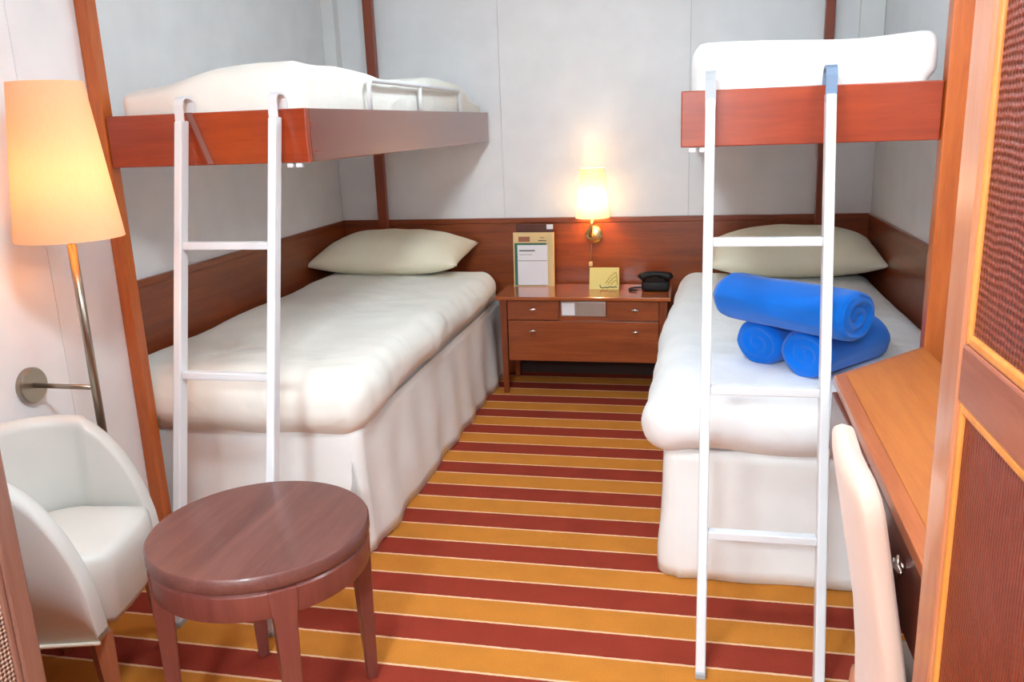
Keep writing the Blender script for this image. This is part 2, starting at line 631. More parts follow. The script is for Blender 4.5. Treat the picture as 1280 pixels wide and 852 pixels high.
# ceiling fixtures: the assumed aisle light, then two added fill lights, all out of view
for i, (lx, ly, r, glow) in enumerate(UNSEEN_CEILING_LIGHTS):
    lab = ['round opal ceiling light above the aisle between the beds', 'round opal ceiling light between the wardrobes and the round table',
           'largest round opal ceiling light, at the entrance end of the wardrobes'][i]
    t = thing('ceiling_light', lab, 'light', (lx, ly, CEIL_Z - 0.11))
    lathe('base_ring', [(r + 0.02, -0.03), (r + 0.025, -0.015), (r + 0.025, -0.0005), (0.0, -0.0005), (0.0, -0.03)], (lx, ly, CEIL_Z), 'ceil', t, n=48)
    k = NT('opal_glow')
    k.b.inputs['Emission Color'].default_value = DOME_COLOUR
    k.b.inputs['Emission Strength'].default_value = glow
    k.b.inputs['Base Color'].default_value = (0.9, 0.9, 0.9, 1)
    prof = [(r * math.cos(a), -0.031 - 0.085 * math.sin(a)) for a in [j * PI / 12 for j in range(7)]]
    prof[-1] = (0.0, prof[-1][1])
    lathe('opal_dome', prof, (lx, ly, CEIL_Z), k.m, t, n=24)


# ------------------------------------------------------------------ lower beds
def skirt_mesh(path, z0, z1, seed, flare=0.02):
    """pleated valance hanging along a path of (x, y, nx, ny)"""
    bm = bmesh.new()
    rows = []
    nzs = 10
    for h in range(nzs + 1):
        f = h / nzs
        row = []
        for (x, y, nx, ny, s) in path:
            amp = (1 - f) * 0.010 + 0.001
            o = amp * (math.sin(s * 23 + seed) * 0.6 + 1.5 * nz(s, seed, f * 0.4, 5.0)) + flare * (1 - f) ** 1.4
            row.append(bm.verts.new((x + nx * o, y + ny * o, z0 + (z1 - z0) * f + (0.006 * nz(s, seed, 3, 6) if h == 0 else 0) + (0.004 if h == 0 else 0))))
        rows.append(row)
    for a, b in zip(rows, rows[1:]):
        for i in range(len(a) - 1):
            bm.faces.new((a[i], a[i + 1], b[i + 1], b[i]))
    # thickness
    geom = bm.faces[:]
    bmesh.ops.recalc_face_normals(bm, faces=geom)
    bmesh.ops.solidify(bm, geom=geom, thickness=0.004)
    return bm


def line_path(p, q, nrm, n, s0):
    out = []
    L = math.hypot(q[0] - p[0], q[1] - p[1])
    for i in range(n + 1):
        f = i / n
        out.append((p[0] + (q[0] - p[0]) * f, p[1] + (q[1] - p[1]) * f, nrm[0], nrm[1], s0 + L * f))
    return out


def lower_bed(side):
    left = side == 'left'
    xa, xb = (XL + 0.02, -1.075) if left else (-0.082, XR - 0.02)    # base
    y0, y1 = (2.445, YB - 0.06) if left else (2.44, YB - 0.06)
    t = thing('single_bed', 'lower single bed by the left wall with white pleated skirt' if left else
              'lower single bed by the right wall with white skirt', 'bed', ((xa + xb) / 2, (y0 + y1) / 2, 0))
    box('base', xa + 0.03, xb - 0.03, y0 + 0.03, y1, 0.03, 0.40, 'skirt', t, 0.005)
    mt = box('mattress', xa + 0.015, xb - 0.015, y0 + 0.015, y1, 0.40, 0.56, 'white', t, 0.03, 3)
    if left:
        corner = [(xb - 0.03 + 0.03 * math.sin(a), y0 + 0.03 - 0.03 * math.cos(a), math.sin(a), -math.cos(a), 0.9 + 0.06 * a) for a in [i * PI / 14 for i in range(1, 7)]]
        front = line_path((-1.97, y0), (xb - 0.03, y0), (0, -1), 44, 0)
        sidep = line_path((xb, y0 + 0.03), (xb, y1), (1, 0), 120, 2.0)
        link('skirt', skirt_mesh(front + corner + sidep, 0.0, 0.455, 1.3, 0.024), 'skirt', t, smooth=True)
        # loose triangular pleat at the corner
        bm = bmesh.new()
        v = [bm.verts.new(p) for p in ((xb - 0.028, y0 - 0.006, 0.37), (xb - 0.040, y0 - 0.036, 0.006), (xb + 0.012, y0 - 0.030, 0.004), (xb + 0.020, y0 - 0.012, 0.10))]
        bm.faces.new(v)
        bmesh.ops.solidify(bm, geom=bm.faces[:], thickness=0.004)
        link('pleat', bm, 'skirt', t)
    else:
        corner = [(xa + 0.05 - 0.05 * math.sin(a), y0 + 0.05 - 0.05 * math.cos(a), -math.sin(a), -math.cos(a), 1.1 + 0.08 * a) for a in [i * PI / 16 for i in range(1, 8)]]
        front = line_path((xb, y0), (xa + 0.05, y0), (0, -1), 60, 0)
        sidep = line_path((xa, y0 + 0.05), (xa, y1), (-1, 0), 110, 1.4)
        link('skirt', skirt_mesh(front + corner + sidep, 0.0, 0.43, 4.2, 0.012), 'skirt', t, smooth=True)
    return t


lower_bed('left')
lower_bed('right')


def duvet_left(p):
    x, y, z = p
    # hem: lower at the foot, higher along the aisle side
    if z < 0.60:
        k = smooth01(0.62, 0.41, z)
        z += k * (0.045 * smooth01(2.5, 3.0, y) + 0.02 * smooth01(3.6, 4.3, y))
        z += k * 0.012 * nz(x, y, 0, 6)
    top = smooth01(0.5, 0.62, z)
    z += top * (0.012 * nz(x, y, 1.0, 2.5) + 0.004 * nz(x, y, 4.0, 9))
    # soft belly
    if y < 2.7:
        y -= 0.018 * smooth01(0.40, 0.52, z) * (1 - smooth01(0.55, 0.66, z)) - 0.01 * nz(x, 0, z, 4)
    x += smooth01(-1.3, -1.1, x) * (0.015 * nz(0, y, z, 5) + 0.012 * nz(0, y, z * 0.3, 14))
    return Vector((x, y, z))


def duvet_right(p):
    x, y, z = p
    if z < 0.60:
        k = smooth01(0.62, 0.41, z)
        z += k * (0.02 * nz(x, y, 0, 5))
        if x < 0.05:
            x -= k * 0.012 * math.sin(y * 31)
    top = smooth01(0.5, 0.62, z)
    z += top * (0.010 * nz(x, y, 7.0, 2.2) + 0.003 * nz(x, y, 4.0, 9))
    z -= 0.02 * top * smooth01(3.2, 2.4, y)
    fade = 1 - smooth01(-0.12, 0.25, x)
    x += fade * (0.014 * nz(3, y, z, 5) + 0.045 * smooth01(3.3, 4.2, y) - 0.02 * smooth01(2.9, 2.45, y) * smooth01(0.62, 0.5, z))
    return Vector((x, y, z))


tag(soft_box('duvet', XL + 0.022, -1.035, 2.395, 4.43, 0.415, 0.648, (0.09, 0.10, 0.10), 'linen', n=(40, 80, 14), disp=duvet_left),
    'cream duvet spread over the left lower bed', 'duvet', 'duvets on the lower beds')
tag(soft_box('duvet', -0.130, XR - 0.022, 2.385, 4.45, 0.415, 0.632, (0.11, 0.11, 0.10), 'white', n=(40, 80, 14), disp=duvet_right),
    'white duvet on the right lower bed under the blue rolled blankets', 'duvet', 'duvets on the lower beds')


def pillow(label, cx, cy, z, wx, wy, h, mat, tilt, seed, rot=0.0):
    bm = bmesh.new()
    N, K = 36, 24
    top, bot = {}, {}
    for i in range(N + 1):
        for j in range(K + 1):
            u, v = -1 + 2 * i / N, -1 + 2 * j / K
            # concave edges between pointed corners
            px = u * (1 - 0.06 * (1 - v * v)) * wx / 2
            py = v * (1 - 0.07 * (1 - u * u)) * wy / 2
            e = (max(0, (1 - abs(u) ** 2.6)) * max(0, (1 - abs(v) ** 2.2))) ** 0.55
            wr_ = 0.006 * nz(px, py, seed, 9) * e
            for s, d in ((1, top), (-1, bot)):
                if s == -1 and (i in (0, N) or j in (0, K)):
                    d[i, j] = top[i, j]
                    continue
                zz = s * h / 2 * e * (1.0 if s > 0 else 0.75) + wr_
                d[i, j] = bm.verts.new((px, py, zz))
    for i in range(N):
        for j in range(K):
            bm.faces.new((top[i, j], top[i + 1, j], top[i + 1, j + 1], top[i, j + 1]))
            bm.faces.new((bot[i, j], bot[i, j + 1], bot[i + 1, j + 1], bot[i + 1, j]))
    o = link('pillow', bm, mat, None, smooth=True, base=(0, 0, 0))
    o.location = (cx, cy, z)
    o.rotation_euler = (tilt, 0, rot)
    return tag(o, label, 'pillow', 'pillows on the lower beds')


pillow('cream pillow at the head of the left lower bed', -1.60, 4.34, 0.738, 0.84, 0.50, 0.26, 'pillow', math.radians(6), 2)
pillow('cream pillow at the head of the right lower bed behind the blue blankets', 0.475, 4.34, 0.732, 0.82, 0.50, 0.27, 'pillow', math.radians(6), 8)


# ------------------------------------------------------------------ upper bunks
def upper_bunk(side):
    left = side == 'left'
    if left:
        xa, xb = XLF + 0.047, -1.100
    else:
        xa, xb = -0.040, XRF - 0.064
    ya, yb = (2.333, YB - 0.06) if left else (2.345, YB - 0.06)
    z0, z1 = (1.315, 1.468) if left else (1.324, 1.468)
    t = thing('upper_bunk', 'upper bunk on the left with wood boards and white guard rail' if left else
              'upper bunk on the right with reddish wood front board', 'bunk bed', ((xa + xb) / 2, (ya + yb) / 2, z0))
    box('front_board', xa, xb, ya, ya + 0.024, z0, z1, 'bunk_x', t, 0.003)
    if left:
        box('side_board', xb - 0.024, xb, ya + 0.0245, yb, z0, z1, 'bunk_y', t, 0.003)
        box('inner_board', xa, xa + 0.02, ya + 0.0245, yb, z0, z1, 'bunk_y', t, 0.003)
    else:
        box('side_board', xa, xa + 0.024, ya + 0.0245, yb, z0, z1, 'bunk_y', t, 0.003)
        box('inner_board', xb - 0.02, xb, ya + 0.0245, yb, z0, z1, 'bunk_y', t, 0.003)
    box('underside', min(xa, xb) + 0.0245, max(xa, xb) - 0.0245, ya + 0.0245, yb, z0 + 0.006, z0 + 0.02, 'wall', t)
    # small white latches below the front corner
    for k in (0, 1):
        lx = (xb - 0.075 + k * 0.028) if left else (xa + 0.02 + k * 0.028)
        box('latch', lx, lx + 0.02, ya + 0.003, ya + 0.022, z0 - 0.014, z0 - 0.001, 'ladder', t, 0.003)
    if left:
        # strap hanging over the front board
        bm = bmesh.new()
        add_box(bm, xa + 0.30, xa + 0.318, ya - 0.004, ya - 0.001, z0 + 0.004, z1 + 0.001)
        for v in bm.verts:
            v.co.x += -0.055 * (v.co.z - z0) / (z1 - z0) + 0.03
        link('strap', bm, 'strap', t)
        gr = tube('guard_rail', [(xb - 0.012, 2.88, z1 - 0.01), (xb - 0.012, 2.88, 1.545), (xb - 0.012, 2.885, 1.558), (xb - 0.012, 2.90, 1.567),
                                 (xb - 0.012, 3.45, 1.567), (xb - 0.012, 4.04, 1.567), (xb - 0.012, 4.058, 1.560), (xb - 0.012, 4.06, 1.54), (xb - 0.012, 4.06, z1 - 0.01)],
                  0.0085, 'ladder', t)
        tube('post', [(xb - 0.012, 3.45, z1 - 0.01), (xb - 0.012, 3.45, 1.565)], 0.0085, 'ladder', gr)
    return t


upper_bunk('left')
upper_bunk('right')


def up_left(p):
    x, y, z = p
    if z > 1.5:
        k = smooth01(1.5, 1.58, z)
        z += k * (0.05 * smooth01(-1.75, -1.25, x) * (1 - 0.5 * smooth01(2.7, 3.1, y)) * 0.55)
        z += k * (0.028 * math.exp(-((y - 3.9) / 0.35) ** 2) + 0.010 * nz(x, y, 2, 4))
        z -= 0.10 * k * smooth01(4.15, 4.55, y)
        z -= 0.030 * k * smooth01(-1.40, -1.62, x)
    if x > -1.2:
        x -= 0.006 * math.exp(-((z - 1.535) / 0.012) ** 2)
        x += 0.006 * nz(0, y, z, 7)
    return Vector((x, y, z))


def up_right(p):
    x, y, z = p
    k = smooth01(1.5, 1.56, z)
    z += k * (0.012 * nz(x, y, 5, 4) + 0.008 * math.cos(x * 9))
    if x < 0.05:
        x += 0.008 * nz(0, y, z, 7)
    x += 0.021 * smooth01(0.45, 0.573, x) * smooth01(1.474, 1.49, z)
    if y < 2.5:
        y += 0.008 * nz(x, 1, z, 8)
    return Vector((x, y, z))


tag(soft_box('mattress', XLF + 0.069, -1.128, 2.362, 4.55, 1.336, 1.575, (0.035, 0.07, 0.06), 'linen', n=(30, 70, 16), disp=up_left),
    'cream covered mattress in the left upper bunk', 'mattress', 'mattresses in the upper bunks')
tag(soft_box('mattress', -0.012, XRF - 0.087, 2.374, 4.55, 1.345, 1.588, (0.03, 0.06, 0.05), 'white', n=(30, 70, 16), disp=up_right),
    'white covered mattress in the right upper bunk', 'mattress', 'mattresses in the upper bunks')


# ------------------------------------------------------------------ ladders
def ladder(label, xa, xb, rungs, hookmats, top):
    t = thing('bunk_ladder', label, 'ladder', ((xa + xb) / 2, 1.96, 0), group='ladders to the upper bunks')
    sl = 0.2385

    def yy(z):
        return 1.955 + z * sl
    for xr, hm in zip((xa, xb), hookmats):
        bm = bmesh.new()
        hw, hd = 0.0125, 0.02
        zt = top
        secs = []
        for z in (0.0, zt):
            y = yy(z)
            secs.append([bm.verts.new((xr + sx * hw, y + sy * hd, z)) for sx, sy in ((-1, -1), (1, -1), (1, 1), (-1, 1))])
        a, b = secs
        for k in range(4):
            bm.faces.new((a[k], a[(k + 1) % 4], b[(k + 1) % 4], b[k]))
        bm.faces.new(a[::-1])
        bm.faces.new(b)
        bmesh.ops.bevel(bm, geom=bm.edges[:], offset=0.004, segments=2, affect='EDGES', profile=0.5)
        rail = link('rail', bm, 'ladder', t)
        # hook: strip rising from the rail and bending over the board
        y0 = yy(zt)
        pts = [(xr, y0 - 0.012, zt - 0.02), (xr, y0 - 0.010, zt + 0.045), (xr, y0 - 0.002, zt + 0.062), (xr, y0 + 0.012, zt + 0.07), (xr, y0 + 0.04, zt + 0.068),
               (xr, y0 + 0.056, zt + 0.055), (xr, y0 + 0.058, zt + 0.02)]
        bm = bmesh.new()
        prev = None
        for p in pts:
            row = [bm.verts.new((p[0] - 0.0135, p[1], p[2])), bm.verts.new((p[0] + 0.0135, p[1], p[2]))]
            if prev:
                bm.faces.new((prev[0], prev[1], row[1], row[0]))
            prev = row
        bmesh.ops.recalc_face_normals(bm, faces=bm.faces)
        bmesh.ops.solidify(bm, geom=bm.faces[:], thickness=0.006)
        link('hook', bm, hm, rail)
        box('foot', xr - 0.0135, xr + 0.0135, yy(0) - 0.021, yy(0) + 0.021, 0.0, 0.018, 'hook', rail, 0.003)
    for z in rungs:
        y = yy(z)
        bm = bmesh.new()
        add_box(bm, min(xa, xb) + 0.0126, max(xa, xb) - 0.0126, y - 0.014, y + 0.014, z - 0.011, z + 0.011, 0.003)
        link('rung', bm, 'ladder', t)
    return t


ladder('white ladder leaning on the left upper bunk behind the round table', -1.476, -1.178, (0.722, 1.09), ('ladder', 'ladder'), 1.445)
ladder('white ladder leaning on the right upper bunk by the desk', 0.034, 0.325, (0.36, 0.722, 1.09), ('hook', 'hookblue'), 1.445)


# ------------------------------------------------------------------ nightstand
def knob(parent, x, y, z):
    bm = bmesh.new()
    add_tube(bm, [(x, y, z), (x, y - 0.016, z)], 0.005, 10)
    add_tube(bm, [(x - 0.020, y - 0.018, z), (x - 0.014, y - 0.019, z), (x, y - 0.021, z), (x + 0.014, y - 0.019, z), (x + 0.020, y - 0.018, z)], 0.006, 10,
             rads=[0.002, 0.006, 0.008, 0.006, 0.002])
    return link('knob', bm, 'chrome', parent, smooth=True)


ns = thing('nightstand', 'reddish brown wooden nightstand with chrome knobs between the beds', 'nightstand', (-0.54, 4.4, 0))
NX0, NX1, NY = -0.995, -0.128, 4.222
box('top', NX0 - 0.022, NX1 + 0.016, NY - 0.022, YB - 0.062, 0.514, 0.533, 'night_top', ns, 0.004)
for lx in (NX0, NX1 - 0.038):
    for ly in (NY, YB - 0.105):
        bm = bmesh.new()
        add_prism(bm, [(lx, ly), (lx + 0.038, ly), (lx + 0.038, ly + 0.038), (lx, ly + 0.038)], 0, 0.513)
        for v in bm.verts:
            if v.co.z < 0.1:
                v.co.x += (lx + 0.019 - v.co.x) * 0.35
                v.co.y += (ly + 0.019 - v.co.y) * 0.35
        link('leg', bm, 'night_z', ns)
box('body', NX0 + 0.039, NX1 - 0.039, NY + 0.022, YB - 0.07, 0.182, 0.513, 'night', ns)
box('back_panel', NX0 + 0.039, NX1 - 0.039, YB - 0.069, YB - 0.062, 0.02, 0.513, 'dark', ns)
FX0, FX1 = NX0 + 0.042, NX1 - 0.042
for (a, b, z0, z1, kn) in ((FX0, -0.682, 0.408, 0.508, (-0.815,)), (-0.428, FX1, 0.408, 0.508, (-0.288,)), (FX0, FX1, 0.186, 0.402, (-0.82, -0.285))):
    d = box('drawer', a, b, NY + 0.002, NY + 0.0215, z0, z1, 'night', ns, 0.002)
    for kx in kn:
        knob(d, kx, NY + 0.002, 0.467 if z0 > 0.3 else 0.352)
vp = box('vent_plate', -0.672, -0.438, NY + 0.008, NY + 0.0215, 0.426, 0.506, 'steel', ns, 0.002)
box('label_window', -0.665, -0.598, NY + 0.0035, NY + 0.0075, 0.434, 0.498, 'paper', vp)
for i in range(16):
    x = -0.588 + i * 0.0089
    box('louvre', x, x + 0.006, NY + 0.004, NY + 0.0075, 0.434, 0.498, 'vent', vp)

NT_Z = 0.533
# phone
ph = thing('telephone', 'black desk telephone with coiled cord on the nightstand', 'telephone', (-0.19, 4.43, NT_Z))
bm = bmesh.new()
add_box(bm, -0.265, -0.125, 4.36, 4.52, NT_Z, NT_Z + 0.05, 0.012, 3)
for v in bm.verts:
    v.co.z += (v.co.y - 4.36) / 0.16 * 0.022 * (1 if v.co.z > NT_Z + 0.02 else 0)
link('base', bm, 'black', ph, smooth=True)
hs = tube('handset', [(-0.272, 4.385, NT_Z + 0.062), (-0.262, 4.388, NT_Z + 0.075), (-0.235, 4.39, NT_Z + 0.084), (-0.195, 4.39, NT_Z + 0.087), (-0.155, 4.39, NT_Z + 0.084),
                      (-0.128, 4.388, NT_Z + 0.075), (-0.118, 4.385, NT_Z + 0.062)], 0.02, 'black', ph, rads=[0.021, 0.024, 0.018, 0.016, 0.018, 0.024, 0.021], n=14)
box('display', -0.225, -0.165, 4.425, 4.45, NT_Z + 0.0615, NT_Z + 0.067, 'hook', ph, 0.002)
pts = []
for i in range(160):
    f = i / 159
    a = PI * (0.1 + 1.05 * f)
    cx, cy = -0.265 - 0.065 * math.sin(a), 4.40 - 0.045 * math.cos(a) * 1.0
    ph_ = f * 2 * PI * 26
    pts.append((cx + 0.004 * math.cos(ph_), cy, NT_Z + 0.0065 + 0.0035 * math.sin(ph_)))
tube('cord', pts, 0.0022, 'black', ph, n=6)

# brochure holder with papers
bh = thing('brochure_stand', 'tan stand holding a white printed sheet and green booklet on the nightstand', 'brochure stand', (-0.86, 4.53, NT_Z))
lean = 0.06


def leanbox(name, x0, x1, y, th, z0, z1, mat, parent):
    bm = bmesh.new()
    add_box(bm, x0, x1, y - th, y, NT_Z + z0, NT_Z + z1)
    for v in bm.verts:
        v.co.y += (v.co.z - NT_Z) * lean
    return link(name, bm, mat, parent)


leanbox('back_plate', -0.975, -0.748, 4.525, 0.012, 0.0, 0.292, 'tan', bh)
leanbox('booklet', -0.967, -0.79, 4.512, 0.005, 0.004, 0.235, 'green', bh)
sh = leanbox('sheet', -0.950, -0.782, 4.506, 0.003, 0.006, 0.225, 'paper', bh)
leanbox('print_line', -0.940, -0.852, 4.5025, 0.0006, 0.192, 0.198, 'ink', sh)
leanbox('print_line', -0.940, -0.866, 4.5025, 0.0006, 0.172, 0.175, 'vent', sh)
leanbox('print_line', -0.948, -0.786, 4.5025, 0.0006, 0.138, 0.142, 'vent', sh)
leanbox('picture', -0.945, -0.882, 4.5125, 0.0006, 0.242, 0.270, 'rust', bh)
leanbox('print_line', -0.835, -0.79, 4.5125, 0.0006, 0.246, 0.250, 'ink', bh)
leanbox('print_line', -0.825, -0.80, 4.5125, 0.0006, 0.262, 0.265, 'ink', bh)
leanbox('ledge', -0.975, -0.748, 4.512, 0.012, 0.0, 0.003, 'tan', bh)
leanbox('side_lip', -0.757, -0.748, 4.512, 0.012, 0.0035, 0.292, 'tan', bh)

fd = thing('leather_folder', 'brown leather folder standing against the wall behind the brochure stand', 'folder', (-0.86, 4.578, NT_Z))
box('cover', -0.965, -0.752, 4.560, 4.572, NT_Z, NT_Z + 0.335, 'folder', fd, 0.004)
box('tag', -0.792, -0.756, 4.555, 4.5595, NT_Z + 0.306, NT_Z + 0.332, 'paper', fd, 0.001)

# yellow tent card
yc = thing('tent_card', 'small yellow tent card with a dark scribble under the wall lamp', 'card', (-0.46, 4.45, NT_Z))
bm = bmesh.new()
add_box(bm, -0.545, -0.388, 4.418, 4.4195, NT_Z, NT_Z + 0.112)
for v in bm.verts:
    v.co.y += (v.co.z - NT_Z) * 0.28
fr = link('front_leaf', bm, 'yellow', yc)
bm = bmesh.new()
add_box(bm, -0.545, -0.388, 4.482, 4.4835, NT_Z, NT_Z + 0.112)
for v in bm.verts:
    v.co.y -= (v.co.z - NT_Z) * 0.28
link('back_leaf', bm, 'yellow', yc)


def on_card(u, v):
    return (-0.545 + u * 0.157, 4.4165 + v * 0.112 * 0.28, NT_Z + v * 0.112)


tube('scribble', [on_card(*p) for p in ((0.36, 0.20), (0.38, 0.10), (0.45, 0.06), (0.55, 0.10), (0.62, 0.07), (0.70, 0.13), (0.80, 0.09), (0.90, 0.14), (0.92, 0.08))], 0.0022, 'ink', fr, n=6)
for q in (((0.55, 0.28), (0.72, 0.62), (0.90, 0.80)), ((0.62, 0.22), (0.78, 0.50), (0.93, 0.62)), ((0.72, 0.22), (0.84, 0.38), (0.95, 0.44)), ((0.90, 0.80), (0.93, 0.5), (0.95, 0.2))):
    tube('scribble', [on_card(*p) for p in q], 0.0017, 'ochre', fr, n=6)

# ------------------------------------------------------------------ brass wall lamp above the nightstand
LX, LY = -0.535, YB - 0.105
wl_ = thing('wall_lamp', 'brass wall lamp with glowing cream shade above the nightstand', 'lamp', (LX, YB - 0.013, 0.80))
lathe('wall_plate', [(0.0, -0.020), (0.028, -0.020), (0.046, -0.012), (0.05, 0.0)], (LX - 0.003, YB - 0.0125, 0.80), 'brass', wl_, axis='y')
tube('arm', [(LX - 0.012, YB - 0.03, 0.80), (LX - 0.014, YB - 0.055, 0.795), (LX - 0.016, YB - 0.085, 0.80), (LX - 0.014, YB - 0.102, 0.825), (LX - 0.006, LY, 0.86), (LX, LY, 0.905)], 0.008, 'brass', wl_)
lathe('socket', [(0.014, 0.0), (0.016, 0.01), (0.016, 0.05), (0.010, 0.055)], (LX, LY, 0.905), 'brass', wl_, n=20)


def cone_shade(name, c, rb, rtp, z0, z1, mat, parent):
    n = 48
    bm = bmesh.new()
    th = 0.0015
    rings = []
    for r, z in ((rb, z0), (rb + (rtp - rb) * 0.5, (z0 + z1) / 2), (rtp, z1)):
        rings.append([bm.verts.new((c[0] + r * math.cos(2 * PI * k / n), c[1] + r * math.sin(2 * PI * k / n), z)) for k in range(n)])
    for a, b in zip(rings, rings[1:]):
        for k in range(n):
            bm.faces.new((a[k], a[(k + 1) % n], b[(k + 1) % n], b[k]))
    return link(name, bm, mat, parent, smooth=True)


cone_shade('lamp_shade', (LX, LY), 0.092, 0.062, 0.902, 1.163, 'shade_w', wl_)
lathe('bulb', [(0.0, 0.0), (0.014, 0.004), (0.022, 0.03), (0.019, 0.06), (0.0, 0.075)], (LX, LY, 0.962), 'bulb_w', wl_, n=12)
tube('cord', [(LX - 0.016, YB - 0.018, 0.768), (LX - 0.02, YB - 0.02, 0.72), (LX - 0.024, YB - 0.02, 0.66), (LX - 0.024, YB - 0.02, 0.545)], 0.0025, 'brass', wl_, n=6)
box('switch', LX - 0.034, LX - 0.014, YB - 0.028, YB - 0.013, 0.625, 0.65, 'tan', wl_, 0.003)
# ------------------------------------------------------------------ reading lamp on the left wall
DY, DZ = 1.908, 0.748
PX = XLF + 0.210
rl = thing('reading_lamp', 'nickel wall reading lamp with tall orange glowing shade beside the left post', 'lamp', (XLF, DY, DZ))
lathe('wall_plate', [(0.05, 0.0), (0.051, 0.012), (0.047, 0.018), (0.0, 0.018)], (XLF + 0.0005, DY, DZ), 'nickel', rl, axis='x')
tube('arm', [(XLF + 0.016, DY, DZ), (PX, DY, DZ)], 0.007, 'nickel', rl)
pole = tube('pole', [(PX, DY, DZ - 0.14), (PX, DY, 1.14)], 0.0115, 'nickel', rl, n=16)
lathe('socket', [(0.0085, 0.0), (0.011, 0.02), (0.016, 0.03), (0.016, 0.12), (0.0, 0.125)], (PX, DY, 1.135), 'brass', rl, n=20)
cone_shade('lamp_shade', (PX, DY), 0.132, 0.088, 1.155, 1.545, 'shade_l', rl)
lathe('bulb', [(0.0, 0.0), (0.02, 0.01), (0.027, 0.045), (0.02, 0.075), (0.0, 0.085)], (PX, DY, 1.262), 'bulb_r', rl, n=12)
# ------------------------------------------------------------------ blue rolled blankets
def blanket_roll(label, c, axis, L, r, seed, sq=1.0):
    """rolled fleece: cylinder with soft ends, a spiral fold on each end"""
    a = Vector(axis).normalized()
    upv = Vector((0, 0, 1))
    s = a.cross(upv).normalized()
    u = s.cross(a).normalized()
    bm = bmesh.new()
    n = 56
    prof = []
    for k in range(7):
        prof.append((-1, k / 6 * 0.82))
    for k in range(1, 5):
        t = k / 4 * PI / 2
        prof.append((-1, 0.82 + 0.18 * math.sin(t), 1 - math.cos(t)))
    rows = []
    body = 22

    def pt(rr, x, th, end):
        rad = rr * r * (1 + 0.07 * nz(math.cos(th) * 2, math.sin(th) * 2, x * 5 + seed, 1.0) + 0.012 * nz(math.cos(th) * 5, math.sin(th) * 5, x * 14 + seed, 1))
        xx = x
        if end:
            sp = math.sin(rr * 16 - th * end + seed)
            xx += -end * 0.006 * sp * (1 if rr < 0.85 else 0) + end * (-0.012 * (1 - rr) ** 1.2 + 0.006)
        p = Vector(c) + a * xx + s * rad * math.cos(th) + u * rad * sq * math.sin(th)
        return p
    seq = []
    for k in range(1, 9):
        seq.append((k / 8 * 0.84, -L / 2, -1))
    for k in range(1, 5):
        t = k / 4 * PI / 2
        seq.append((0.84 + 0.16 * math.sin(t), -L / 2 + 0.02 * (1 - math.cos(t)), 0))
    for k in range(1, body):
        seq.append((1.0, -L / 2 + 0.02 + (L - 0.04) * k / body, 0))
    for k in range(0, 5):
        t = k / 4 * PI / 2
        seq.append((0.84 + 0.16 * math.cos(t), L / 2 - 0.02 * (1 - math.sin(t)), 0))
    for k in range(8, 0, -1):
        seq.append((k / 8 * 0.84, L / 2, 1))
    for rr, x, end in seq:
        rows.append([bm.verts.new(pt(rr, x, 2 * PI * k / n, end)) for k in range(n)])
    for p, q in zip(rows, rows[1:]):
        for k in range(n):
            bm.faces.new((p[k], p[(k + 1) % n], q[(k + 1) % n], q[k]))
    bm.faces.new(rows[0][::-1])
    bm.faces.new(rows[-1])
    # loose outer flap running along the roll
    o = link('blanket_roll', bm, 'blue', None, smooth=True)
    return tag(o, label, 'blanket', 'rolled blue blankets')


BZ = 0.617
blanket_roll('blue rolled blanket lying across the top of the other two', (0.292, 2.672, BZ + 0.213), (0.72, -0.69, 0.0), 0.47, 0.092, 3, 0.80)
blanket_roll('lower blue rolled blanket nearest the desk, spiral end showing', (0.332 + 0.112, 2.602 + 0.128, BZ + 0.073), (0.66, 0.75, 0), 0.34, 0.089, 9, 0.84)
blanket_roll('lower blue rolled blanket on the aisle side of the pile', (0.205 + 0.112, 2.739 + 0.128, BZ + 0.073), (0.66, 0.75, 0), 0.34, 0.089, 17, 0.84)

